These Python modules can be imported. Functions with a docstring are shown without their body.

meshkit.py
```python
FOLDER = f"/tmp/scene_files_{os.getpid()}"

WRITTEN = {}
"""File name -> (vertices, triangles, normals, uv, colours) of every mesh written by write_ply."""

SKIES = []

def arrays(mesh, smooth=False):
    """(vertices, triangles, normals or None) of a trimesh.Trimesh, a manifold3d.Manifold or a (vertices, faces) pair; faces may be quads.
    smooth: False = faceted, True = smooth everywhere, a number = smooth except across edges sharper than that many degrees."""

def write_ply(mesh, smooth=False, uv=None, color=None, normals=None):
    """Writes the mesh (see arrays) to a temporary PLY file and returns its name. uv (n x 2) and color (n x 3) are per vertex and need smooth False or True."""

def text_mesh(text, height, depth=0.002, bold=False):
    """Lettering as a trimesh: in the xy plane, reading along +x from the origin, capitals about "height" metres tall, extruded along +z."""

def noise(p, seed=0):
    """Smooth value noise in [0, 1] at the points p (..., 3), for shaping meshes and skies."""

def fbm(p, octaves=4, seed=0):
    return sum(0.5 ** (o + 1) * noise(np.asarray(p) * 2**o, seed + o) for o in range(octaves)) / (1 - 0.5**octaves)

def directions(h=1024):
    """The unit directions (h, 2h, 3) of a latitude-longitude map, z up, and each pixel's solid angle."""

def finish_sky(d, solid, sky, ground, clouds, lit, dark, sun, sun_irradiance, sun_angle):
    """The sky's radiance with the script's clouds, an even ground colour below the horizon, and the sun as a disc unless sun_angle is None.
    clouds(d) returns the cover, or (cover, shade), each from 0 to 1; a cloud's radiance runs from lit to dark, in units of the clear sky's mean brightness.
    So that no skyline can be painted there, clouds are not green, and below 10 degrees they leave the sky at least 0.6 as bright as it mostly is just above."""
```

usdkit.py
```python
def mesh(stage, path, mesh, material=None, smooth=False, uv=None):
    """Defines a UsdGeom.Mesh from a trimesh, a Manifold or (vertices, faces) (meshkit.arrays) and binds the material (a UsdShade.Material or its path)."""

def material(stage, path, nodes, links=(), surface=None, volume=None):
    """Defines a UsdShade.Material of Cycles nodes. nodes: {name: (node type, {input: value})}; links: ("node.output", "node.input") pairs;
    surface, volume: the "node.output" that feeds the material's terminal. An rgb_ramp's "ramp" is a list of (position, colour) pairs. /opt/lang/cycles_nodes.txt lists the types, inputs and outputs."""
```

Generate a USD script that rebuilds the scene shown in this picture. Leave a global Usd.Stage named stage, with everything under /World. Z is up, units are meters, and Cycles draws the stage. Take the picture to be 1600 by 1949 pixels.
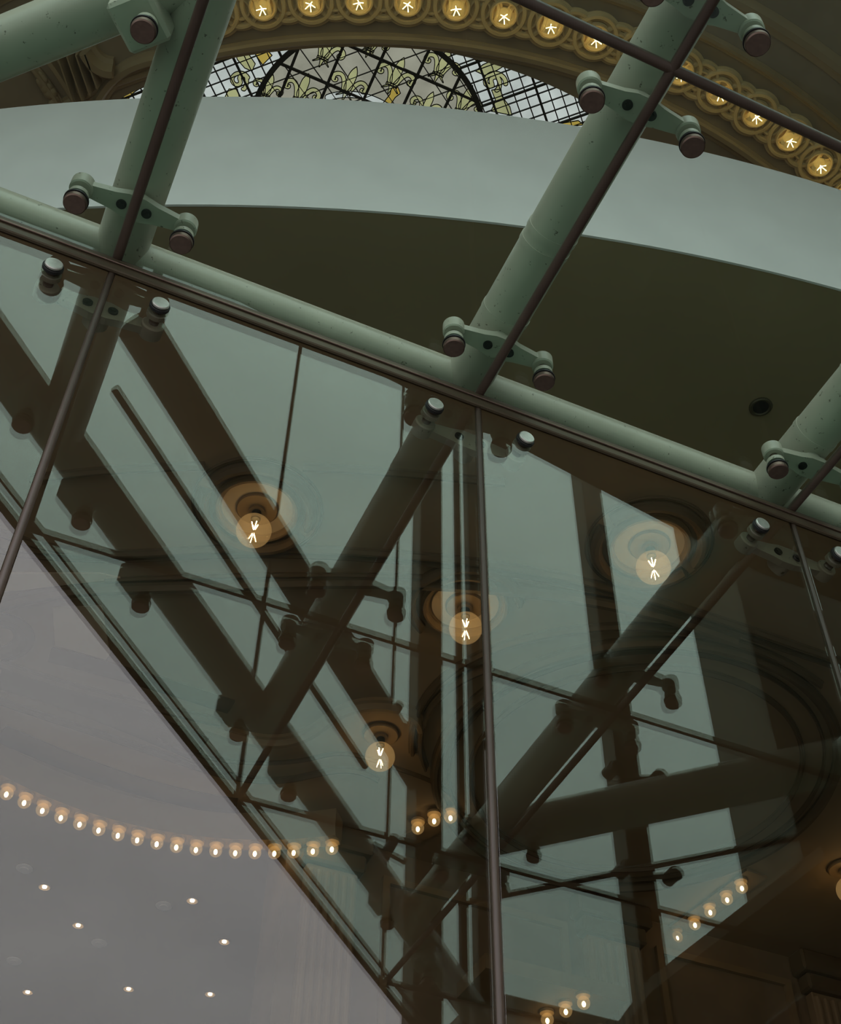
import math, random
import numpy as np, trimesh, manifold3d as m3
import shapely, shapely.geometry as sg, shapely.ops as so
import usdkit
from pxr import Usd, UsdGeom, UsdLux, UsdShade, Gf, Sdf

stage = Usd.Stage.CreateInMemory()
UsdGeom.SetStageUpAxis(stage, 'Z')
UsdGeom.SetStageMetersPerUnit(stage, 1.0)
world = UsdGeom.Xform.Define(stage, '/World')
rng = random.Random(7)
EYE = 1.6                                  # eye height; all heights below are measured from the eye and lifted by this

# ------------------------------------------------------------------ camera
FPX, YAW, PITCH, ROLL = 2469.8, 23.386, 48.208, 0.965
_y, _p, _r = (math.radians(a) for a in (YAW, PITCH, ROLL))
FWD = np.array([math.sin(_y) * math.cos(_p), math.cos(_y) * math.cos(_p), math.sin(_p)])
_r0 = np.array([math.cos(_y), -math.sin(_y), 0.0]); _u0 = np.cross(_r0, FWD)
RIGHT = math.cos(_r) * _r0 + math.sin(_r) * _u0
UP = -math.sin(_r) * _r0 + math.cos(_r) * _u0
cam = UsdGeom.Camera.Define(stage, '/World/camera')
cam.CreateHorizontalApertureAttr(36.0); cam.CreateVerticalApertureAttr(36.0 * 1949 / 1600)
cam.CreateFocalLengthAttr(36.0 * FPX / 1600)
cam.CreateClippingRangeAttr(Gf.Vec2f(0.05, 500))
cam.CreateExposureAttr(0.0)
cam.AddTransformOp().Set(Gf.Matrix4d(*[float(x) for x in (*RIGHT, 0, *UP, 0, *(-FWD), 0, 0, 0, EYE, 1)]))

def at(px, py, z):                          # the point of the horizontal plane at height z (above the eye) that pixel (px, py) looks at
    d = FWD + (px - 800) / FPX * RIGHT - (py - 974.5) / FPX * UP
    return np.array([d[0], d[1]]) * z / d[2]

# ------------------------------------------------------------------ materials and sky
def mat(name, nodes, links=(), surface='p.BSDF', volume=None):
    return usdkit.material(stage, '/World/Looks/' + name, nodes, links, surface=surface, volume=volume)

def plain(name, c, rough=0.5, metal=0.0, var=0.12, scale=6.0, bump=0.0, spec=0.5, specks=False):
    c = np.array(c)
    nodes = {'g': ('geometry', {}), 'n': ('noise_texture', {'scale': scale, 'detail': 5.0}),
             'r': ('rgb_ramp', {'ramp': [(0.25, tuple(c * (1 - var))), (0.75, tuple(np.minimum(c * (1 + var), 1)))]}),
             'p': ('principled_bsdf', {'roughness': rough, 'metallic': metal, 'specular_ior_level': spec})}
    links = [('g.position', 'n.vector'), ('n.fac', 'r.fac'), ('r.color', 'p.base_color')]
    if specks:                                # small chips and stains in the paint
        nodes |= {'v': ('noise_texture', {'scale': 38.0, 'detail': 3.0, 'roughness': 0.7}), 'q': ('rgb_ramp', {'ramp': [(0.30, (0.35, 0.33, 0.30)), (0.35, (1, 1, 1))]}),
                  'k': ('mix_color', {'blend_type': 'multiply', 'fac': 1.0})}
        links = [('g.position', 'n.vector'), ('n.fac', 'r.fac'), ('g.position', 'v.vector'), ('v.fac', 'q.fac'), ('r.color', 'k.a'), ('q.color', 'k.b'), ('k.result', 'p.base_color')]
    if bump:
        nodes['b'] = ('bump', {'strength': 0.3, 'distance': bump}); links += [('n.fac', 'b.height'), ('b.normal', 'p.normal')]
    return mat(name, nodes, links)

def glass(name, tint, f0=0.045, dirt=0.0):
    nodes = {'t': ('transparent_bsdf', {'color': tint}), 's': ('glossy_bsdf', {'color': (1, 1, 1), 'roughness': 0.0}),
             'l': ('layer_weight', {'blend': 0.5}), 'e': ('math', {'math_type': 'power', 'value2': 5.0}),
             'm': ('math', {'math_type': 'multiply_add', 'value2': 1 - f0, 'value3': f0}), 'x': ('mix_closure', {})}
    links = [('l.facing', 'e.value1'), ('e.value', 'm.value1'), ('m.value', 'x.fac'), ('t.BSDF', 'x.closure1'), ('s.BSDF', 'x.closure2')]
    return mat(name, nodes, links, surface='x.closure')

def lamp(name, c, strength, clear=0.0):
    nodes = {'e': ('emission', {'color': c, 'strength': strength})}
    if not clear:
        return mat(name, nodes, surface='e.emission')
    nodes |= {'t': ('transparent_bsdf', {'color': (0.97, 0.93, 0.84)}), 's': ('glossy_bsdf', {'roughness': 0.02}), 'l': ('layer_weight', {'blend': 0.3}),
              'a': ('add_closure', {}), 'x': ('mix_closure', {}), 'k': ('math', {'math_type': 'multiply', 'value2': 0.25})}
    return mat(name, nodes, [('t.BSDF', 'a.closure1'), ('e.emission', 'a.closure2'), ('l.facing', 'k.value1'), ('k.value', 'x.fac'),
                             ('a.closure', 'x.closure1'), ('s.BSDF', 'x.closure2')], surface='x.closure')

def lit_glass(name, c, strength, scale=3.0):
    c = np.array(c)
    return mat(name, {'g': ('geometry', {}), 'n': ('noise_texture', {'scale': scale, 'detail': 4.0, 'distortion': 1.0}),
                      'r': ('rgb_ramp', {'ramp': [(0.3, tuple(c * 0.78)), (0.7, tuple(c * 1.12))]}), 'e': ('emission', {'strength': strength})},
               [('g.position', 'n.vector'), ('n.fac', 'r.fac'), ('r.color', 'e.color')], surface='e.emission')

M = dict(
    green=plain('pale_green_paint', (0.46, 0.405, 0.34), 0.32, 0, 0.06, 5, specks=True),
    fascia=plain('fascia_paint', (0.93, 0.85, 0.88), 0.5, 0, 0.05, 3),
    soffit=plain('cream_plaster', (0.36, 0.25, 0.15), 0.7, 0, 0.10, 1.2),
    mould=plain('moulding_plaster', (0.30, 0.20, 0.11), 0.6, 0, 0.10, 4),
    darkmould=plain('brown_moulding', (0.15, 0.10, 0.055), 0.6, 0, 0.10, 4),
    bulbwire=lamp('bulb_wire', (1.0, 0.66, 0.30), 16.0),
    plate=plain('pale_roundel_plaster', (0.66, 0.52, 0.38), 0.6, 0, 0.06, 5),
    gilt=plain('gilded_plaster', (0.55, 0.38, 0.20), 0.5, 0.0, 0.12, 8),
    stone=plain('hall_stone', (0.26, 0.18, 0.115), 0.7, 0, 0.15, 3, 0.01),
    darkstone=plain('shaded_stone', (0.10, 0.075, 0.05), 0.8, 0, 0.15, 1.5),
    bronze=plain('bronze_post', (0.10, 0.075, 0.045), 0.5, 0.2, 0.1, 5),
    seal=plain('brown_joint_seal', (0.070, 0.047, 0.034), 0.4, 0, 0.1, 15),
    brightsteel=plain('bright_brushed_steel', (0.75, 0.74, 0.70), 0.45, 1.0, 0.10, 60),
    pier=plain('pier_stone', (0.17, 0.155, 0.12), 0.8, 0, 0.15, 1.5),
    lobbyfloor=plain('lobby_floor', (0.06, 0.055, 0.05), 0.6, 0, 0.12, 2),
    steel=plain('brushed_steel', (0.23, 0.165, 0.135), 0.45, 1.0, 0.12, 60),
    rubber=plain('black_rubber', (0.012, 0.012, 0.012), 0.5, 0, 0.1, 20),
    paving=plain('street_paving', (0.19, 0.19, 0.18), 0.85, 0, 0.12, 2),
    lead=plain('lead_came', (0.012, 0.011, 0.010), 0.6, 0, 0.1, 20),
    roofglass=glass('roof_glass', (0.78, 0.92, 0.85), 0.035),
    wallglass=glass('wall_glass', (0.80, 0.82, 0.77), 0.055),
    filament=lamp('filament', (1.0, 0.66, 0.30), 34.0),
    globe=lamp('amber_globe', (1.0, 0.58, 0.24), 0.16, 1),
    bulb=lamp('clear_bulb', (1.0, 0.60, 0.22), 0.09, 1),
    rowbulb=lamp('row_bulb', (1.0, 0.72, 0.42), 9.0),
    spot=lamp('downlight_glow', (1.0, 0.84, 0.66), 14.0),
    grey_glass=lit_glass('grey_stained_glass', (0.46, 0.335, 0.31), 1.0),
    white_glass=lit_glass('white_stained_glass', (0.78, 0.63, 0.70), 1.0),
    yellow_glass=lit_glass('yellow_stained_glass', (0.54, 0.41, 0.24), 1.0),
    amber_glass=lit_glass('amber_stained_glass', (0.62, 0.34, 0.08), 1.0),
)
# overcast sky, brighter overhead as an overcast sky is
mat('overcast_sky', {'t': ('texture_coordinate', {}), 's': ('separate_xyz', {}),
                     'c': ('clamp', {'min': 0.0, 'max': 1.0}), 'f': ('math', {'math_type': 'multiply_add', 'value2': 3.2, 'value3': 1.0}),
                     'k': ('math', {'math_type': 'multiply', 'value2': 0.675}), 'mp': ('mapping', {'scale': (1.0, 1.0, 3.0)}), 'cn': ('noise_texture', {'scale': 3.0, 'detail': 5.0, 'distortion': 0.6}),
                     'cr': ('rgb_ramp', {'ramp': [(0.3, (0.90, 0.885, 0.93)), (0.7, (1.10, 1.075, 1.11))]}), 'b': ('background_shader', {})},
    [('t.generated', 'mp.vector'), ('mp.vector', 'cn.vector'), ('cn.fac', 'cr.fac'), ('cr.color', 'b.color'), ('t.generated', 's.vector'), ('s.z', 'c.value'), ('c.result', 'f.value1'), ('f.value', 'k.value1'), ('k.value', 'b.strength')], surface='b.background')
dome = UsdLux.DomeLight.Define(stage, '/World/sky')
dome.CreateIntensityAttr(1.0)
UsdShade.MaterialBindingAPI.Apply(dome.GetPrim()).Bind(UsdShade.Material.Get(stage, '/World/Looks/overcast_sky'))

# ------------------------------------------------------------------ scene tree helpers
used = {}
def numbered(parent, name):
    k = parent + '/' + name
    n = used.get(k, -1) + 1; used[k] = n
    return name if n == 0 else f'{name}_{n:03d}'

def tag(prim, label=None, cat=None, group=None, kind=None):
    for k, v in (('label', label), ('category', cat), ('group', group), ('kind', kind)):
        if v: prim.SetCustomDataByKey(k, v)
    return prim

def join(ms):
    ms = [tri(x) for x in ms]
    return trimesh.util.concatenate(ms) if len(ms) > 1 else ms[0]

def tri(x):
    if hasattr(x, 'to_mesh'):
        q = x.to_mesh(); return trimesh.Trimesh(q.vert_properties[:, :3], q.tri_verts, process=False)
    return x

def obj(name, mesh, m, parent=None, smooth=35):
    """One Mesh prim. At top level its vertices are lifted to eye height; under a thing they are in the thing's own frame."""
    base = str(parent.GetPath()) if parent else '/World'
    me = tri(join(mesh) if isinstance(mesh, list) else mesh).copy()
    if not parent: me.apply_translation((0, 0, EYE))
    return usdkit.mesh(stage, base + '/' + numbered(base, name), me, M[m], smooth=smooth).GetPrim()

def lift(mesh):                              # for parts of a thing whose Xform is the identity lifted to eye height
    return mesh

def thing(name, label, cat, loc=(0, 0, 0), rot=(0, 0, 0), group=None, kind=None):
    x = UsdGeom.Xform.Define(stage, '/World/' + numbered('/World', name))
    x.AddTranslateOp().Set(Gf.Vec3d(float(loc[0]), float(loc[1]), float(loc[2]) + EYE))
    x.AddRotateXYZOp().Set(Gf.Vec3f(*map(float, rot)))
    return tag(x.GetPrim(), label, cat, group, kind)

def dup(src, name, label, loc, rot=(0, 0, 0), group=None):
    d = src.GetCustomData()
    r = thing(name, label, d['category'], loc, rot, group or d.get('group'))
    r.GetReferences().AddInternalReference(src.GetPath()); r.SetInstanceable(True)
    return r

ORD = 'first second third fourth fifth sixth seventh eighth ninth tenth eleventh twelfth thirteenth fourteenth fifteenth sixteenth seventeenth eighteenth nineteenth twentieth'.split()
ORD2 = ORD + ['twenty-' + w for w in ORD[:9]]

# ------------------------------------------------------------------ shape helpers
def box(x0, x1, y0, y1, z0, z1):
    b = trimesh.creation.box((x1 - x0, y1 - y0, z1 - z0)); b.apply_translation(((x0 + x1) / 2, (y0 + y1) / 2, (z0 + z1) / 2)); return b

def bevbox(x0, x1, y0, y1, z0, z1, b=0.01):
    pts = [(x, y, z) for x in (x0, x1) for y in (y0, y1) for z in (z0, z1)]
    c = np.array([(x0 + x1) / 2, (y0 + y1) / 2, (z0 + z1) / 2]); out = []
    for q in pts:
        s = np.sign(c - np.array(q))
        for k in range(3):
            e = np.array(q, float)
            for j in range(3):
                if j != k: e[j] += s[j] * b
            out.append(e)
    return trimesh.convex.convex_hull(np.array(out))

def rod(a, b, r, n=20, caps=True):
    a, b = np.array(a, float), np.array(b, float)
    return trimesh.creation.cylinder(radius=r, segment=[a, b], sections=n)

def disc(x, y, z0, z1, r, n=32, bev=0.0):
    pr = [(0, z0), (r - bev, z0), (r, z0 + bev), (r, z1 - bev), (r - bev, z1), (0, z1)] if bev else [(0, z0), (r, z0), (r, z1), (0, z1)]
    m = trimesh.creation.revolve(np.array(pr), sections=n); m.apply_translation((x, y, 0)); return m

def extrude(poly, z0, z1):
    polys = list(poly.geoms) if hasattr(poly, 'geoms') else [poly]
    out = []
    for q in polys:
        if q.is_empty or q.area < 1e-7: continue
        cs = m3.CrossSection([np.array(q.exterior.coords)[:-1]] + [np.array(i.coords)[:-1] for i in q.interiors], m3.FillRule.EvenOdd)
        out.append(tri(cs.extrude(z1 - z0)))
    m = trimesh.util.concatenate(out); m.apply_translation((0, 0, z0)); return m

def sweep(path, prof, closed=False):
    """Sweeps a profile of (offset to the left, height) along a path in plan; returns a closed mesh."""
    P = np.asarray(path, float); n = len(P)
    if closed: t = np.roll(P, -1, 0) - np.roll(P, 1, 0)
    else: t = np.gradient(P, axis=0)
    t /= np.linalg.norm(t, axis=1, keepdims=True)
    nn = np.stack([-t[:, 1], t[:, 0]], 1); prof = np.asarray(prof, float); k = len(prof)
    v = np.concatenate([np.stack([np.concatenate([P + nn * o, np.full((n, 1), h)], 1)], 1) for o, h in prof], 1).reshape(-1, 3)
    f = []
    for i in range(n if closed else n - 1):
        j = (i + 1) % n
        for a in range(k):
            b = (a + 1) % k
            f += [(i * k + a, j * k + a, j * k + b), (i * k + a, j * k + b, i * k + b)]
    if not closed:
        for a in range(1, k - 1):
            f += [(0, a, a + 1), ((n - 1) * k, (n - 1) * k + a + 1, (n - 1) * k + a)]
    m = trimesh.Trimesh(v, f, process=False); trimesh.repair.fix_normals(m); return m

def arc(cx, cy, r, a0, a1, n=48):
    t = np.radians(np.linspace(a0, a1, n)); return np.stack([cx + r * np.cos(t), cy + r * np.sin(t)], 1)

def spline(pts, n=60):
    from scipy.interpolate import splprep, splev
    P = np.array(pts, float); tck, _ = splprep(P.T, s=0, k=min(3, len(P) - 1)); return np.stack(splev(np.linspace(0, 1, n), tck), 1)

def halfround(w, h, z, n=7):                 # profile hanging below height z
    t = np.linspace(0, math.pi, n); return [(-w / 2 * math.cos(a), z - h * math.sin(a)) for a in t]

def ogee(w, h, z):
    return [(-w / 2, z), (-w / 2, z - .35 * h), (-.3 * w, z - .45 * h), (-.15 * w, z - h), (.15 * w, z - h), (.3 * w, z - .45 * h), (w / 2, z - .35 * h), (w / 2, z)]

# ------------------------------------------------------------------ dimensions (heights above the eye)
H = 4.0            # canopy roof glass
DW = 2.65          # glass wall, distance in front of the eye
ZC = 6.0           # lobby soffit
ZT = 7.29         # top of the curved fascia
ZU = 9.0           # upper hall ceiling
GROUND = -EYE
JX = [-1.464, -0.044, 1.375, 2.797, 4.217, 5.637]     # wall and roof joints
JY = [2.65, 1.235, -0.185, -1.60, -3.02]
EDGE = 1.15        # outer edge of the canopy: x + y = EDGE

# ------------------------------------------------------------------ setting: ground, soffit, fascia, walls
tag(obj('ground', box(-40, 40, -60, 20, GROUND - .3, GROUND), 'paving', smooth=False), 'grey street paving under the canopy', 'ground', kind='structure')
tag(obj('floor', box(-9.5, 14.9, DW + .05, 14.5, GROUND, GROUND + .02), 'lobbyfloor', smooth=False), 'dark lobby floor behind the glass wall', 'floor', kind='structure')

FC = (5.127, 14.33); FR = 11.905
fa = arc(*FC, FR, 198, 325, 160)             # edge of the soffit, bulging towards the street
sof = sg.Polygon(list(fa) + [(14.9, 14.5), (-9.5, 14.5)])
sof = sof.buffer(0).intersection(sg.box(-9.5, -5, 14.9, 14.5))
ceil = thing('ceiling', 'dark plaster lobby soffit with ring mouldings behind the glass wall', 'ceiling', kind='structure')
obj('soffit', extrude(sof, ZC, ZC + .25), 'soffit', ceil, smooth=False)
tag(obj('trim_1', sweep(fa, [(-.012, ZC - .002), (-.012, ZT), (.0, ZT), (.0, ZC - .002)]), 'fascia', smooth=30),
    'pale green curved fascia band above the dark soffit', 'fascia', kind='structure')

hall = (2.374, 6.79)
GC, RG = (3.09, 8.142), 5.378                                     # guilloche radius
upper = sg.Polygon([(-9.5, .6), (-6, .25), (2.5, -.85), (6.5, -1.45), (14.9, -1.45), (14.9, 14.5), (-9.5, 14.5)])
hole = sg.Point(*hall).buffer(3.546, 96)
uc = thing('ceiling', 'brown plaster upper ceiling around the round stained glass skylight', 'ceiling', kind='structure')
obj('plaster_slab', extrude(upper.difference(hole), ZU, ZU + .5), 'stone', uc, smooth=False)
for r, w, h in ((5.66, .07, .03), (5.10, .10, .04), (5.95, .14, .03)):
    obj('ring_step', sweep(arc(*GC, r, 0, 359, 200), ogee(w, h, ZU), True), 'mould', uc)
obj('ring_step', sweep(arc(*hall, 3.575, 0, 359, 200), [(-.02, ZU + .05), (-.02, ZU + .34), (.02, ZU + .34), (.02, ZU + .05)], True), 'mould', uc)
tag(obj('wall_back', box(-9.7, 15, 14.5, 14.8, GROUND, ZU + 1.5), 'stone', smooth=False), 'far stone wall of the lobby', 'wall', kind='structure')
tag(obj('wall_left', box(-9.8, -9.5, 2.9, 14.6, GROUND, ZU + 1.5), 'stone', smooth=False), 'stone side wall of the lobby', 'wall', kind='structure')
tag(obj('wall_right', box(14.9, 15.2, -2.2, 14.6, GROUND, ZU + 1.5), 'stone', smooth=False), 'stone side wall of the entrance', 'wall', kind='structure')
tag(obj('roof', box(-9.7, 15.1, -1.2, 14.7, ZU + 1.5, ZU + 1.7), 'stone', smooth=False), 'roof above the skylight', 'roof', kind='structure')

# ------------------------------------------------------------------ glass wall and canopy roof
WORDC = ['far left', 'left', 'middle', 'right', 'far right']
for i in range(5):
    x0, x1 = JX[i] + .012, JX[i + 1] - .012
    tag(obj(f'window_{i + 1}', bevbox(x0, x1, DW - .008, DW + .008, GROUND + .02, H - .02, .002), 'wallglass', smooth=False),
        f'upright clear glass pane of the entrance wall, {WORDC[i]} one', 'glass pane', kind='structure')
canopy_area = sg.Polygon([(JX[0], EDGE - JX[0]), (JX[0], DW), (JX[-1], DW), (JX[-1], EDGE - JX[-1])])
n = 0
for j in range(len(JY) - 1):
    for i in range(5):
        if i == 4 and j > 0: continue
        wide = i == 3 and j > 0            # beyond the first row the last pane is a wide one
        cell = sg.box(JX[i] + .012, JY[j + 1] + .012, (5.2 if wide else JX[i + 1]) - .012, JY[j] - .012).intersection(canopy_area.buffer(-.02))
        if cell.is_empty or cell.area < .01: continue
        shape = 'wide' if wide else 'square' if cell.area > 1.8 else 'corner-cut'
        tag(obj('roof_pane', extrude(cell, H - .008, H + .008), 'roofglass', smooth=False),
            f'{shape} green-tinted canopy glass pane, {ORD[j]} row from the glass wall, {WORDC[i]} column', 'glass pane')
        n += 1

def seal(name, a, b, r, label):
    return tag(obj(name, rod(a, b, r, 12), 'seal'), label, 'glass joint')
names = ['outer left', 'left', 'middle', 'right', 'outer right', 'last']
for i, x in enumerate(JX):
    yend = JY[1] if i >= 4 else max(EDGE - x + .02, -4.4)
    if 0 < i < 5:
        seal('joint_seal', (x, DW, H), (x, yend, H), .0185, f'brown seal between canopy panes running out from the wall, {names[i]} joint')
    if 0 <= i < 5:
        seal('joint_seal', (x, DW, H), (x, DW, GROUND), .0125, f'brown upright seal between wall panes, {names[i]} joint')
for j, y in enumerate(JY[1:4]):
    xs = max(JX[0], EDGE - y)
    seal('joint_seal', (xs, y, H), (JX[-1], y, H), .0185, f'brown seal between canopy panes parallel to the wall, {ORD[j]} from the wall')
seal('joint_seal', (2.83, -.62, H), (4.20, .75, H), .0185, 'brown seal running diagonally beside the brace tube in the reflected canopy')
rs = thing('corner_seal', 'brown corner seal where the canopy glass meets the wall glass', 'glass joint')
obj('seal_bead', rod((JX[0], DW, H), (JX[-1], DW, H), .014, 12), 'seal', rs)
obj('glazing_channel', bevbox(JX[0], JX[-1], DW - .026, DW - .0095, H - .085, H - .016, .004), 'bronze', rs, smooth=20)
obj('channel_lip', bevbox(JX[0], JX[-1], DW - .034, DW - .0265, H - .05, H - .042, .002), 'steel', rs, smooth=20)
obj('edge_strip', box(JX[0], JX[-1], DW + .012, DW + .03, H - .03, H + .03), 'steel', rs, smooth=False)

# tubes
TZ, TR = H + .22, .096
frame = thing('canopy_frame', 'pale green welded steel tube frame carrying the glass canopy', 'steel frame')
def tube(a, b, r, collars=()):
    obj('tube', rod(a, b, r, 40), 'green', frame)
    d = np.array(b, float) - np.array(a, float); d /= np.linalg.norm(d)
    for c in collars:
        q = np.array(a) + d * c
        obj('sleeve', rod(q - d * .012, q + d * .012, r + .003, 40), 'green', frame)
for i, x in enumerate(JX):
    if i == 5: continue
    yend = 2.2 if i == 0 else 1.1 if i == 4 else 1.55 - x
    tube((x, DW + .10, TZ), (x, max(yend, -3.9), TZ), TR, () if i < 2 else (.36, .68, .74))
tube((JX[0] - .1, DW + .105, TZ), (JX[-1] + .1, DW + .105, TZ), .076)
tube((-1.2, 2.75, TZ), (5.3, -3.75, TZ), TR)
tube((JX[3], -.27, TZ), (JX[4], 1.16, TZ), TR * 1.25)
et = thing('edge_trim', 'dark metal trim along the cut outer edge of the glass canopy', 'edge trim')
for off, w in ((0, .024), (.055, .014)):
    p0, p1 = (JX[0] + off, EDGE - JX[0] + off), (JX[-1] + off, EDGE - JX[-1] + off)
    obj('edge_bar', rod((*p0, H), (*p1, H), w, 12), 'bronze', et)

# ------------------------------------------------------------------ spider fittings
def capsule(a, b, ra, rb, n=18):
    return sg.MultiPoint([a, b]).convex_hull.buffer(1e-6).union(sg.Point(a).buffer(ra)).union(sg.Point(b).buffer(rb))
def arm_outline():
    r, c = .040, .187
    lobe = sg.Point(c, 0).buffer(r, 10).union(sg.Point(-c, 0).buffer(r, 10))
    core = sg.Polygon([(-c, .021), (-.075, .036), (-.03, .048), (.03, .048), (.075, .036), (c, .021), (c, -.021), (.075, -.036), (.03, -.048), (-.03, -.048), (-.075, -.036), (-c, -.021)])
    return lobe.union(core).buffer(.008).buffer(-.008)
ARM = arm_outline()
def wall_bolt(parent, x, y, arm_z):
    b = obj('bolt_head', disc(x, y, -.034, -.022, .031, 36, .003), 'brightsteel', parent, smooth=25)
    obj('rubber_washer', disc(x, y, -.0225, -.008, .036, 36, .002), 'rubber', b)
    obj('stem', disc(x, y, -.008, arm_z, .018, 20), 'steel', b)
    obj('outer_disc', disc(x, y, .009, .028, .036, 30), 'green', b)
def bolt(parent, x, y, z_glass, arm_z):
    b = obj('bolt_head', disc(x, y, z_glass - .040, z_glass - .016, .040, 36, .004), 'steel', parent, smooth=25)
    obj('rubber_washer', disc(x, y, z_glass - .016, z_glass - .008, .043, 36), 'rubber', b)
    obj('stem', disc(x, y, z_glass - .008, arm_z, .018, 20), 'steel', b)
    obj('outer_disc', disc(x, y, z_glass + .009, z_glass + .028, .036, 30), 'green', b)
def make_spider(name, label, loc, rot, wall=False):
    t = thing(name, label, 'glass fitting', loc, rot)
    obj('arm', extrude(ARM, .075, .105), 'green', t, smooth=25)
    obj('hub', [disc(0, 0, .105, .15, .045, 24), disc(0, .02, .10, .15, .03, 24)], 'green', t)
    for x in (-.187, .187):
        obj('lobe', disc(x, 0, .06, .118, .041, 30, .005), 'green', t, smooth=25)
        wall_bolt(t, x, 0, .075) if wall else bolt(t, x, 0, 0, .075)
    for x in (-.045, .045):
        obj('screw', [disc(x, 0, .068, .0755, .018, 20), disc(x, 0, .064, .069, .010, 6)], 'rubber', t, smooth=20)
    return t
sp = None
COLN = {1: 'left', 2: 'middle', 3: 'right', 4: 'outer right'}
for i in (1, 2, 3, 4):
    for j, y in enumerate(JY):
        for s in (-1, 1):
            if (j == 0 and s > 0) or (i == 4 and j > 1): continue
            yy = y + s * .187
            if JX[i] - .187 + yy < EDGE + .45 or (i == 4 and j == 1 and s < 0): continue
            where = 'beside the wall' if j == 0 else f'{"wall" if s > 0 else "street"} side of {ORD[j - 1]} cross joint'
            label = f'green two-armed canopy fitting under {COLN[i]} tube, {where}'
            sp = make_spider('spider_fitting', label, (JX[i], yy, H), (0, 0, 0)) if sp is None else dup(sp, 'spider_fitting', label, (JX[i], yy, H))
wsp = None
for i in (1, 2, 3, 4):
    a_ = ('wall_fitting', f'two-armed wall fitting with shiny bolts at the top of the {COLN[i]} wall joint', (JX[i], DW, H - .185), (-90, 0, 0))
    wsp = make_spider(*a_, wall=True) if wsp is None else dup(wsp, *a_)

# block brackets with a single bolt along the edge tube
def make_bracket(label, loc, rot):
    t = thing('edge_bracket', label, 'glass fitting', loc, rot)
    obj('block', bevbox(-.085, .085, -.09, .06, .06, .17, .012), 'green', t, smooth=20)
    bolt(t, 0, -.05, 0, .06)
    return t
br = None
for k, (x, y) in enumerate([(-.219, 1.83), (.118, 1.42), (.481, 1.04), (1.161, .36), (1.556, 0.0), (2.50, -.92), (2.98, -1.42), (3.9, -2.3)]):
    label = f'single-bolt bracket block on the diagonal edge tube, {ORD[k]} from the wall end'
    br = make_bracket(label, (x, y, H), (0, 0, 45)) if br is None else dup(br, 'edge_bracket', label, (x, y, H), (0, 0, 45))

# ------------------------------------------------------------------ street side: posts, upper ties, pier (seen reflected in the wall)
PY = -2.15
ARMZ = (6.55, 5.62)
def post(name, label, x0, x1, depth=.2, top=11.5):
    t = thing(name, label, 'post')
    obj('shaft', bevbox(x0, x1, PY - depth / 2, PY + depth / 2, GROUND, top, .01), 'bronze', t, smooth=20)
    obj('base_plate', bevbox(x0 - .02, x1 + .02, PY - depth / 2 - .08, PY + depth / 2 + .08, GROUND, GROUND + .03, .005), 'bronze', t, smooth=20)
    return t
post('portal_post', 'dark upright post nearest the middle wall joint in the reflection', 3.18, 3.40)
post('portal_post', 'slim dark upright strip right of the reflected middle post', 3.57, 3.63, .06)
post('portal_post', 'dark upright strip beside the middle wall joint in the reflection', 3.69, 3.84, .12)
p4 = post('portal_post', 'dark upright post with paired round fittings reflected in the right pane', 4.99, 5.22)
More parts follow.
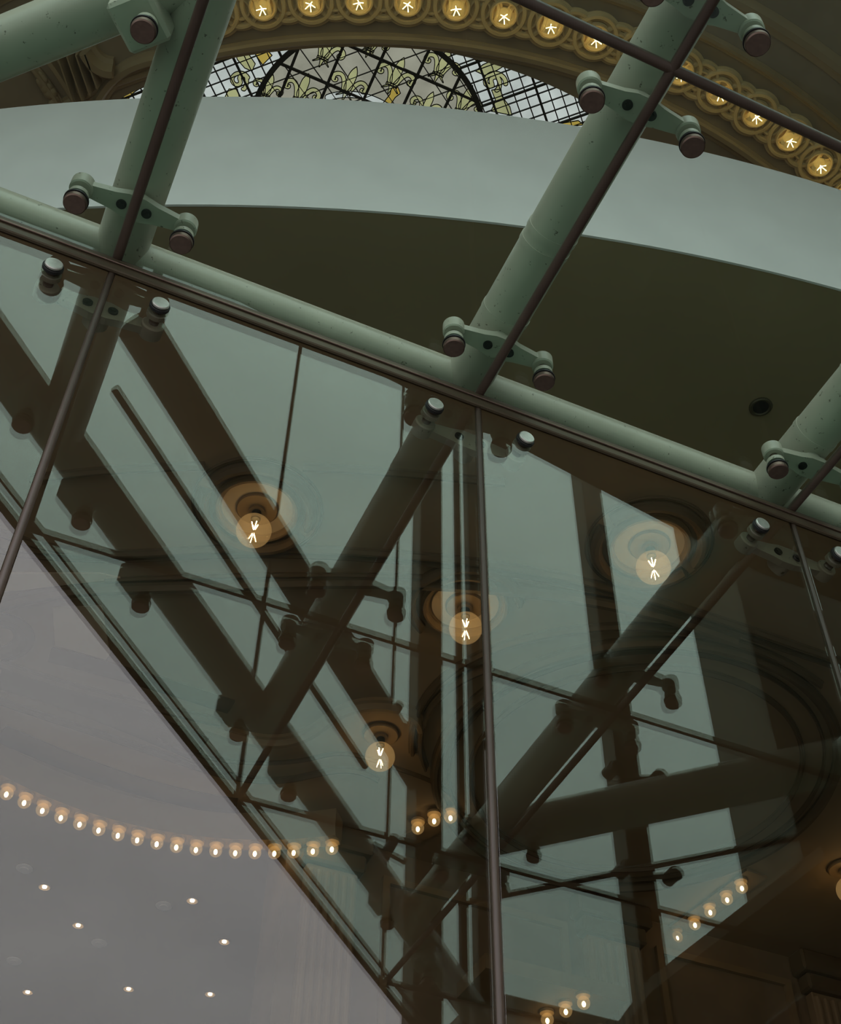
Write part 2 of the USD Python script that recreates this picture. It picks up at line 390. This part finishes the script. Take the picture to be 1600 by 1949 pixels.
for zz in ARMZ:
    for s in (-1, 1):
        xx = 5.105 + s * .22
        obj('side_arm', [rod((5.105, PY + .1, zz), (xx, PY + .16, zz + s * .03), .026, 14), rod((xx, PY + .09, zz + s * .03), (xx, PY + .21, zz + s * .03), .055, 20), rod((xx, PY + .21, zz + s * .03 - .02), (xx, PY + .25, zz + s * .03 - .02), .05, 20)], 'bronze', p4)
for x, l in ((JX[2], 'thin dark hanger rod rising from the canopy edge at the middle joint'), (JX[3], 'thin dark hanger rod with clamps rising from the canopy edge at the right joint')):
    y = EDGE - x; t = thing('hanger_rod', l, 'rod'); obj('rod', rod((x, y, H + .02), (x, y, ZU + (0 if y > -.8 else 2.5)), .014, 12), 'bronze', t)
    if x > 2:
        for zz in (6.1, 4.95):
            obj('rod_clamp', [rod((x - .12, y + .04, zz), (x + .12, y + .04, zz - .07), .022, 12), rod((x - .05, y + .04, zz - .11), (x + .04, y + .04, zz + .10), .036, 12)], 'bronze', t)
tag(obj('portal_beam', bevbox(1.6, 6.4, PY - .12, PY + .12, 11.5, 11.8, .02), 'bronze'), 'dark head beam across the tops of the portal posts', 'beam', kind='structure')
tag(obj('upper_tie', rod((.15, .98, 6.0), (3.28, -2.15, 6.0), .125, 36), 'bronze'), 'upper diagonal tie tube above the canopy reflected in the glass wall', 'steel tube')
tag(obj('upper_bar', rod((.15, .50, 6.0), (2.8, -2.15, 6.0), .028, 12), 'bronze'), 'thin diagonal bar beside the upper tie tube above the canopy', 'steel bar')
tag(obj('tie_hanger', rod((.17, .96, 6.0), (.17, .96, 9.0), .03, 12), 'bronze'), 'hanger rod between upper ceiling and diagonal tie tube', 'rod')
tag(obj('wall_portal', box(6.55, 15, PY - .5, PY + .3, GROUND, ZU + 2.5), 'pier', smooth=False), 'dark stone pier on the street side of the entrance', 'wall', kind='structure')

# ------------------------------------------------------------------ guilloche of rings and bulbs around the skylight
GR_STEP = 3.62                                # degrees between lamps
a_first = math.degrees(math.atan2(*(at(498, 12, ZU - .07) - np.array(GC))[::-1]))
a_last = math.degrees(math.atan2(*(at(1560, 318, ZU - .07) - np.array(GC))[::-1]))
a0 = a_first % 360; span = ((a_last - a_first) % 360)
step = span / 13
bulb0 = None
def bulb_thing(name, label, loc, group):
    t = thing(name, label, 'light bulb', loc, (0, 0, 0), group)
    obj('socket', disc(0, 0, -.02, 0, .04, 20), 'gilt', t)
    g = trimesh.creation.icosphere(2, .068); g.apply_translation((0, 0, -.085)); obj('glass', g, 'bulb', t, smooth=True)
    fl = [rod((0, 0, -.07), (.036 * math.cos(a), .036 * math.sin(a), -.115), .0032, 6) for a in np.radians([20, 92, 164, 236, 308])]
    obj('filament', fl, 'bulbwire', t)
    return t
GN = 'clear filament bulb in a gilded ring around the skylight'
for k in range(-1, 17):
    a = a0 + k * step
    c = np.array(GC) + RG * np.array([math.cos(math.radians(a)), math.sin(math.radians(a))])
    big = thing('ring_ornament', f'gilded plaster double ring around the {ORD2[k + 1]} bulb of the arc from its left end', 'ceiling ornament', (*c, ZU), (0, 0, a))
    obj('outer_ring', sweep(arc(0, 0, .145, 0, 350, 40), ogee(.07, .035, 0), True), 'gilt', big)
    obj('inner_ring', sweep(arc(0, 0, .090, 0, 345, 32), ogee(.035, .05, 0), True), 'gilt', big)
    c2 = np.array(GC) + RG * np.array([math.cos(math.radians(a + step / 2)), math.sin(math.radians(a + step / 2))])
    lk = [sweep(arc(0, 0, .125, 0, 350, 32), ogee(.06, .03, 0), True), sweep(arc(0, 0, .07, 0, 345, 24), ogee(.04, .03, 0), True)]
    for q in lk: q.apply_transform(np.linalg.inv(trimesh.transformations.rotation_matrix(math.radians(a), (0, 0, 1))) @ trimesh.transformations.translation_matrix((*(c2 - c), 0)))
    obj('link_ring', lk, 'gilt', big)
    lab_ = f'{ORD2[k + 1]} clear filament bulb of the gilded ring arc counted from its left end'
    if bulb0 is None: bulb0 = bulb_thing('ceiling_bulb', lab_, (*c, ZU), GN)
    else: dup(bulb0, 'ceiling_bulb', lab_, (*c, ZU), (0, 0, 37 * k))

# ------------------------------------------------------------------ stained glass skylight
ZG = ZU + .36
sky = thing('stained_glass', 'round backlit stained glass skylight with leaded grid and fleur motifs', 'skylight')
sdisc = sg.Point(*hall).buffer(3.54, 96)
mc = np.array([.594, 1.863]) * ZG / 4; mr = .384 * ZG / 4
view = sg.Polygon([at(x, y, ZG) for x, y in ((215, 70), (1125, 70), (1125, 262), (215, 250))]).buffer(.05)
medal = sg.Point(*mc).buffer(mr, 48)
def lines(center, ang, sp_, R=3):
    d = np.array([math.cos(math.radians(ang)), math.sin(math.radians(ang))]); nn = np.array([-d[1], d[0]])
    return [sg.LineString([center + nn * k * sp_ - d * R, center + nn * k * sp_ + d * R]) for k in range(-int(R / sp_), int(R / sp_) + 1)]
thick_in = lines(np.array(at(662, 85, ZG)), 0, .335) + lines(np.array(at(735, 90, ZG)), 90, .292)
thin_in = lines(mc, 33, .173) + lines(mc, -45, .173)
thin_out = lines(mc, 45, .084) + lines(mc, -45, .084)
thick_out = lines(mc + .02, 45, .336) + lines(mc + .02, -45, .336)
inner_zone, outer_zone = view.intersection(medal), view.difference(medal)
cames, cells = [], []
for L in thick_in: cames.append(L.intersection(inner_zone).buffer(.0105))
for L in thin_in: cames.append(L.intersection(inner_zone).buffer(.0028))
for L in thick_out: cames.append(L.intersection(outer_zone).buffer(.0085))
for L in thin_out: cames.append(L.intersection(outer_zone).buffer(.0038))
cames.append(medal.boundary.intersection(view).buffer(.020))
cames.append(sg.Point(*mc).buffer(mr * .18).boundary.intersection(view).buffer(.012))
def split(zone, ls):
    net = so.unary_union([zone.boundary] + [l.intersection(zone) for l in ls])
    return [q for q in so.polygonize(net) if q.representative_point().within(zone) and q.area > 2e-4]
pin, pout = split(inner_zone, thick_in), split(outer_zone, thin_out)
pout.sort(key=lambda q: -q.area)
for q in pin: obj('pane', extrude(q, ZG, ZG + .008), 'grey_glass', sky, smooth=False)
for q in pout[:230]: obj('pane', extrude(q, ZG, ZG + .008), 'white_glass', sky, smooth=False)
rest = so.unary_union([sdisc.difference(view)] + pout[230:])
tag(obj('outer_glass', extrude(rest, ZG, ZG + .008), 'white_glass', sky, smooth=False), kind='stuff')
for L in lines(np.array(hall), 0, .7, 6) + lines(np.array(hall), 90, .7, 6): cames.append(L.intersection(sdisc.difference(view)).buffer(.012))
obj('lead_grid', extrude(so.unary_union([c for c in cames if not c.is_empty]), ZG - .014, ZG - .001), 'lead', sky, smooth=False)

import shapely.affinity as aff
def fleur():
    petal = sg.Polygon(spline([(0, .175), (.030, .09), (.030, .04), (.012, -.03), (-.012, -.03), (-.030, .04), (-.030, .09), (0, .175)], 40)).buffer(0)
    side = so.unary_union([sg.LineString(spline([(.022, -.03), (.045, .035), (.085, .075), (.122, .060), (.128, .025)], 20)).buffer(.016),
                           sg.LineString(spline([(.128, .03), (.118, .008), (.100, .014), (.102, .030)], 12)).buffer(.009)])
    other = aff.scale(side, -1, 1, origin=(0, 0))
    tail = so.unary_union([sg.Polygon([(-.012, -.05), (.012, -.05), (0, -.11)]), sg.Polygon([(.012, -.05), (.025, -.05), (.06, -.085)]), sg.Polygon([(-.012, -.05), (-.025, -.05), (-.06, -.085)])]).buffer(.003)
    band = sg.box(-.042, -.052, .042, -.034)
    return petal, side, other, tail, band
def place(g, c, up, s=1.0):                   # up: direction in plan of the motif's top
    ang = math.degrees(math.atan2(up[1], up[0])) - 90
    return aff.translate(aff.rotate(aff.scale(g, s, s, origin=(0, 0)), ang, origin=(0, 0)), *c)
dark = []
def motif(name, geoms, m):
    g = so.unary_union(geoms).intersection(sdisc)
    if g.is_empty: return
    for q in geoms: dark.append(q.intersection(sdisc).boundary.buffer(.0032))
    obj(name, extrude(g, ZG - .012, ZG - .002), m, sky, smooth=False)
upv = np.array([0.0, -1.0])
for px, py, s in ((618, 100, 1), (662, 165, 1), (750, 150, 1.05), (838, 130, 1), (572, 178, 1), (706, 84, .9), (880, 200, 1), (808, 208, .9), (508, 172, .8)):
    P_ = fleur(); motif('fleur_motif', [place(q, at(px, py, ZG), upv, s) for q in P_ if q is not None], 'yellow_glass')
def pix(name, pts, m, w=None):
    P_ = [at(x, y, ZG) for x, y in pts]
    motif(name, [sg.LineString(spline(P_, 30)).buffer(w) if w else sg.Polygon(P_).buffer(0)], m)
# scroll pillars and cartouches either side of the medallion, finial at its middle
pix('scroll', [(463, 168), (470, 150), (466, 142), (456, 146), (458, 156), (450, 160), (442, 150), (448, 140), (462, 138), (472, 146)], 'yellow_glass', .014)
pix('scroll_pillar', [(428, 184), (436, 168), (452, 168), (456, 184)], 'yellow_glass')
pix('cartouche', [(447, 96), (470, 96), (486, 120), (480, 134), (466, 128), (452, 112)], 'yellow_glass')
pix('amber_panel', [(482, 96), (508, 93), (518, 104), (500, 122)], 'amber_glass')
pix('scroll', [(945, 170), (950, 152), (944, 145), (934, 150), (936, 162), (926, 160), (926, 146), (940, 138), (955, 143), (962, 158)], 'yellow_glass', .016)
pix('scroll_pillar', [(935, 170), (953, 168), (955, 182), (970, 202), (974, 218), (934, 210), (943, 190)], 'yellow_glass')
pix('cartouche', [(905, 134), (918, 122), (940, 112), (968, 118), (946, 132), (922, 142)], 'yellow_glass')
pix('amber_panel', [(895, 104), (915, 108), (908, 116)], 'amber_glass')
pix('small_star', [(1000, 122), (1005, 132), (1016, 126), (1012, 138), (1022, 140), (1006, 140)], 'yellow_glass')
pix('finial', [(728, 196), (742, 178), (745, 166), (757, 164), (762, 176), (752, 184), (744, 196)], 'amber_glass')
pix('border_strip', [(1050, 236), (1100, 228), (1110, 236), (1080, 240)], 'amber_glass')
pix('scroll', [(240, 186), (250, 172), (268, 160), (280, 150)], 'amber_glass', .02)
pix('white_band', [(625, 184), (660, 178), (700, 184), (735, 200)], 'white_glass', .025)
obj('motif_outline', extrude(so.unary_union(dark), ZG - .016, ZG - .011), 'lead', sky, smooth=False)

# upper left corner of the hall: mouldings with brackets
corner = thing('bracket_frieze', 'carved brown plaster frieze with slotted brackets at upper left', 'plaster frieze')
def strip(name, pts, w, h, m='mould', z=ZU):
    P_ = [at(x, y, z) for x, y in pts]
    obj(name, sweep(spline(P_, 24) if len(P_) > 2 else np.array(P_), ogee(w, h, z)), m, corner)
strip('moulding', [(60, 120), (95, 165), (130, 225)], .07, .06)
strip('moulding', [(100, 110), (130, 155), (165, 215)], .10, .10)
for k in range(4): strip('slat', [(118 + 17 * k, 95 - 2 * k), (150 + 14 * k, 190 - 12 * k)][::-1], .035, .14)
strip('moulding', [(165, 90), (195, 122), (220, 128)], .16, .14)
strip('moulding', [(185, 195), (215, 150), (300, 110)], .12, .08)
leafs = []
for k in range(16):
    c = at(78 + 2.3 * k + rng.uniform(-4, 4), 140 + 4.2 * k, ZU)
    q = trimesh.creation.icosphere(1, rng.uniform(.03, .055)); q.apply_scale((1, 1, .6)); q.apply_translation((*c, ZU - .03)); leafs.append(q)
tag(obj('leaf_carving', leafs, 'mould', corner), kind='stuff')

# ------------------------------------------------------------------ soffit: roundels, rings, mouldings, globe lamps
def ring(c, r, w, h, a0=0, a1=360, m='mould', name='ring_moulding'):
    full = a1 - a0 >= 360
    obj(name, sweep(arc(*c, r, a0, a1 - (3 if full else 0), max(16, int((a1 - a0) / 4))), ogee(w, h, ZC), full), m, ceil)
def course(pts, w, h, m='darkmould'):
    obj('moulding_course', sweep(spline([at(x, y, ZC) for x, y in pts], 48), ogee(w, h, ZC)), m, ceil)
LAMPS = [(490, 965, 1, 0), (1235, 1035, 1, 0), (885, 1150, 1, 0), (725, 1395, .8, 0), (1605, 1650, .8, 0)]
WHERE = ['in the left roundel', 'in the right roundel', 'close to the middle wall joint', 'low down over the serpentine moulding', 'cut off by the right picture edge']
glob = None
for k, (px, py, s, _) in enumerate(LAMPS):
    c = at(px, py, ZC)
    if k < 2:
        for a_ in (100, 280):
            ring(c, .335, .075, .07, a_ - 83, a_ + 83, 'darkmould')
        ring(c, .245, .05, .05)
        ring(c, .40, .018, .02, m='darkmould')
    elif k == 2: ring(c, .27, .05, .05); ring(c, .36, .07, .07, 120, 330, 'darkmould')
    if k < 3: obj('roundel_plate', disc(*c, ZC - .012, ZC, .225, 48, .004), 'plate', ceil)
    lb = f'glowing amber globe bulb hanging from the soffit, {WHERE[k]}'
    loc = (*c, ZC)
    if glob is None:
        glob = thing('globe_lamp', lb, 'ceiling lamp', loc)
        obj('ceiling_rose', [disc(0, 0, -.03, 0, .13, 36, .008), disc(0, 0, -.05, -.03, .05, 24)], 'mould', glob)
        obj('socket', disc(0, 0, -.12, -.05, .03, 20, .004), 'rubber', glob)
        g = trimesh.creation.icosphere(3, .108); g.apply_translation((0, 0, -.215)); gg = obj('globe', g, 'globe', glob, smooth=True)
        fl = []
        for a_ in np.radians([10, 100, 190, 280]):
            ca, sa = math.cos(a_), math.sin(a_)
            fl += [rod((.007 * ca, .007 * sa, -.200), (.022 * ca, .022 * sa, -.150), .0034, 6), rod((.007 * ca, .007 * sa, -.245), (.024 * ca, .024 * sa, -.300), .0024, 6)]
        obj('filament', fl, 'filament', glob)
    else: dup(glob, 'globe_lamp', lb, loc, (0, 0, 40 * k))

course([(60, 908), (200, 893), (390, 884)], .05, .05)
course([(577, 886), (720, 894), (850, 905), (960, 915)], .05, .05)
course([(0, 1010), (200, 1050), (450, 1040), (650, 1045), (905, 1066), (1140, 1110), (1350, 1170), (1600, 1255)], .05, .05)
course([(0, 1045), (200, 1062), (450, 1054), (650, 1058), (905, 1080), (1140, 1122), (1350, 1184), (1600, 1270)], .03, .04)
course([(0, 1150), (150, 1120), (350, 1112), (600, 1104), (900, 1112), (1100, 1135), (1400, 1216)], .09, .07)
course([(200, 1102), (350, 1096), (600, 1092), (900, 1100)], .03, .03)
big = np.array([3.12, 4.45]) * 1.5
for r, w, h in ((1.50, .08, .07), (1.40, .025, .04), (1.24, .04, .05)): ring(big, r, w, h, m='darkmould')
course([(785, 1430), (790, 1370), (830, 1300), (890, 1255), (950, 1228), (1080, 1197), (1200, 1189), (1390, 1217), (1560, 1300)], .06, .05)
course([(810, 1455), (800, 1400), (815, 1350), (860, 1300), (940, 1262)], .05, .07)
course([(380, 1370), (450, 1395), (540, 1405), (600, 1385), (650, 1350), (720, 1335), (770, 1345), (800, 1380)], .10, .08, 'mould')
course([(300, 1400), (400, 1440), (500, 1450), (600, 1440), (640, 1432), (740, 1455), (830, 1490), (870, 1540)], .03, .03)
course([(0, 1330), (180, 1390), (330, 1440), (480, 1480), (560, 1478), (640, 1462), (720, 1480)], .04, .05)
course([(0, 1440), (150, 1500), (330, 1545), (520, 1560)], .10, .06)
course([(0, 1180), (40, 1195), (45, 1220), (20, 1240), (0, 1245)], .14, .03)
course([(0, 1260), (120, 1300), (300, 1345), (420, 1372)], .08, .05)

course([(0, 1285), (130, 1325), (260, 1375), (380, 1425)], .30, .02)
course([(0, 1395), (120, 1445), (280, 1500), (450, 1535)], .22, .02)
course([(95, 1245), (200, 1272), (330, 1310), (440, 1345)], .16, .02)
for pts in ([(95, 1152), (200, 1147), (215, 1245), (205, 1258), (100, 1228)], [(0, 1085), (190, 1085), (260, 1100), (0, 1130)]):
    obj('pale_field', extrude(sg.Polygon([at(x, y, ZC) for x, y in pts]).buffer(-.02), ZC - .012, ZC), 'plate', ceil, smooth=False)

# curved cornice with its row of bulbs
ZR = 5.72
RC = np.array([.899, 4.282]) * ZR / 4; RR = 1.762 * ZR / 4
a_l = math.degrees(math.atan2(*(at(15, 1505, ZR) - RC)[::-1])); a_r = math.degrees(math.atan2(*(at(633, 1613, ZR) - RC)[::-1]))
cor = thing('cornice', 'curved plaster cornice carrying the long row of small bulbs', 'cornice')
obj('cornice_band', sweep(arc(*RC, RR, a_l + 12, a_r - 1, 60), [(-.09, ZC), (-.09, ZR + .12), (-.07, ZR + .06), (-.07, ZR + .05), (.07, ZR + .05), (.07, ZR + .06), (.09, ZR + .12), (.09, ZC)]), 'soffit', cor)
sb = None
def small_bulb(label, loc, group):
    global sb
    if sb is None:
        sb = thing('row_bulb', label, 'light bulb', loc, (0, 0, 0), group)
        obj('rosette', disc(0, 0, -.02, 0, .055, 20), 'gilt', sb)
        g = trimesh.creation.icosphere(2, .05); g.apply_translation((0, 0, -.07)); obj('glass', g, 'globe', sb, smooth=True)
        g = trimesh.creation.icosphere(1, .016); g.apply_scale((1, 1, 1.5)); g.apply_translation((0, 0, -.08)); obj('glow', g, 'rowbulb', sb, smooth=True)
    else: dup(sb, 'row_bulb', label, loc, group=group)
for k in range(18):
    a_ = math.radians(a_l + (a_r - a_l) * k / 17)
    small_bulb(f'{ORD[k]} small bulb from the left on the curved cornice row', (*(RC + RR * np.array([math.cos(a_), math.sin(a_)])), ZR + .05), 'bulbs on the curved cornice')
for k, q in enumerate([(795, 1570), (826, 1555), (857, 1549)]): small_bulb(f'small bulb of the trio left of the middle wall joint, {ORD[k]} from left', (*at(*q, ZC - .06), ZC - .02), 'trio of bulbs')
for k, q in enumerate([(1287, 1778), (1321, 1753), (1350, 1729), (1382, 1705), (1410, 1683)]): small_bulb(f'small bulb on the straight beam at lower right, {ORD[k]} from its low end', (*at(*q, ZC - .06), ZC - .02), 'bulbs on the right beam')
for k, q in enumerate([(1041, 1936), (1076, 1919), (1110, 1904)]): small_bulb(f'small bulb near the bottom of the picture right of the joint, {ORD[k]} from left', (*at(*q, 4.83), 4.88), 'bulbs near the bottom')
def beam(name, label, pts, w, h):
    tag(obj(name, sweep(np.array([at(*q, ZC) for q in pts]), [(-w / 2, ZC), (-w / 2, ZC - h), (w / 2, ZC - h), (w / 2, ZC)]), 'mould', smooth=False), label, 'beam', kind='structure')
beam('trim_2', 'plaster beam under the trio of bulbs', [(770, 1600), (880, 1545)], .16, .02)
beam('trim_3', 'plaster beam carrying the straight bulb row at lower right', [(1180, 1850), (1440, 1660)], .22, .02)

dl = None
for k, (px, py) in enumerate([(1447, 774), (85, 1687), (149, 1760), (366, 1713), (427, 1791), (528, 1846), (245, 1881), (400, 1891), (53, 1887)]):
    c = at(px, py, ZC)
    words = ['unlit recessed downlight in the dark soffit above the glass wall'] + [f'tiny lit downlight in the lower left ceiling, {ORD[i]} counted downwards' for i in range(8)]
    if k == 0:
        t = thing('unlit_downlight', words[0], 'downlight', (*c, ZC)); obj('rim', sweep(arc(0, 0, .055, 0, 345, 24), ogee(.025, .012, 0), True), 'bronze', t); obj('lens', disc(0, 0, -.006, 0, .045, 24), 'rubber', t)
    elif dl is None:
        dl = thing('downlight', words[k], 'downlight', (*c, ZC), group='lit downlights')
        obj('rim', sweep(arc(0, 0, .05, 0, 345, 24), ogee(.02, .012, 0), True), 'mould', dl); obj('lens', disc(0, 0, -.012, 0, .019, 20), 'spot', dl)
    else: dup(dl, 'downlight', words[k], (*c, ZC))
for k, (px, py) in enumerate([(47, 1652), (312, 1723), (189, 1794), (27, 1828)]):
    t = thing('ceiling_vent', f'pale round ceiling vent between the downlights, {ORD[k]} one', 'ceiling vent', (*at(px, py, ZC), ZC))
    obj('plate', disc(0, 0, -.012, 0, .07, 28, .004), 'fascia', t); obj('core', disc(0, 0, -.02, -.012, .035, 24), 'fascia', t)

# inner wall block with fluted pilasters at lower right
IW = 8.4
iw = thing('wall_inner', 'panelled inner wall with fluted pilasters low behind the glass', 'wall', kind='structure')
obj('wall_face', box(2.55, 14.9, IW, IW + .5, GROUND, ZC), 'stone', iw, smooth=False)
for xc, w in ((5.39, .50), (2.90, .42), (7.6, .5)):
    obj('pilaster', bevbox(xc - w / 2, xc + w / 2, IW - .10, IW, GROUND, ZC - .35, .01), 'soffit', iw, smooth=20)
    for k in range(6):
        xx = xc - w / 2 + w * (k + .5) / 6
        obj('flute', rod((xx, IW - .10, GROUND), (xx, IW - .10, ZC - .4), w / 17, 10), 'soffit', iw)
    obj('capital', [bevbox(xc - w / 2 - .05, xc + w / 2 + .05, IW - .16, IW, ZC - .35, ZC - .2, .02), bevbox(xc - w / 2 - .1, xc + w / 2 + .1, IW - .2, IW, ZC - .2, ZC, .02)], 'darkmould', iw, smooth=20)
for x0, x1, z0, z1 in ((3.35, 5.0, 4.35, 5.75), (5.85, 7.2, 4.35, 5.75), (3.35, 5.0, 2.6, 4.1)):
    fr = [box(x0, x1, IW - .04, IW, z1 - .06, z1), box(x0, x1, IW - .04, IW, z0, z0 + .06), box(x0, x0 + .06, IW - .04, IW, z0 + .06, z1 - .06), box(x1 - .06, x1, IW - .04, IW, z0 + .06, z1 - .06)]
    obj('panel_frame', fr, 'mould', iw, smooth=False)
obj('bulb_ledge', box(4.0, 5.2, IW - .5, IW, 4.88, 5.0), 'mould', iw, smooth=False)
# dark wing of the entrance and the building across the street (seen reflected, low on the right)
def v(px, py, z):                             # where the wall's mirror image puts a pixel on the plane at height z
    q = at(px, py, z); return (q[0], 2 * DW - q[1])
wing = sg.Polygon([v(1235, 1862, 4.6), v(1255, 1858, 4.6), v(1420, 1735, 4.6), v(1560, 1610, 4.6), (9.5, -3.2), (9.5, -8), (6, -8)])
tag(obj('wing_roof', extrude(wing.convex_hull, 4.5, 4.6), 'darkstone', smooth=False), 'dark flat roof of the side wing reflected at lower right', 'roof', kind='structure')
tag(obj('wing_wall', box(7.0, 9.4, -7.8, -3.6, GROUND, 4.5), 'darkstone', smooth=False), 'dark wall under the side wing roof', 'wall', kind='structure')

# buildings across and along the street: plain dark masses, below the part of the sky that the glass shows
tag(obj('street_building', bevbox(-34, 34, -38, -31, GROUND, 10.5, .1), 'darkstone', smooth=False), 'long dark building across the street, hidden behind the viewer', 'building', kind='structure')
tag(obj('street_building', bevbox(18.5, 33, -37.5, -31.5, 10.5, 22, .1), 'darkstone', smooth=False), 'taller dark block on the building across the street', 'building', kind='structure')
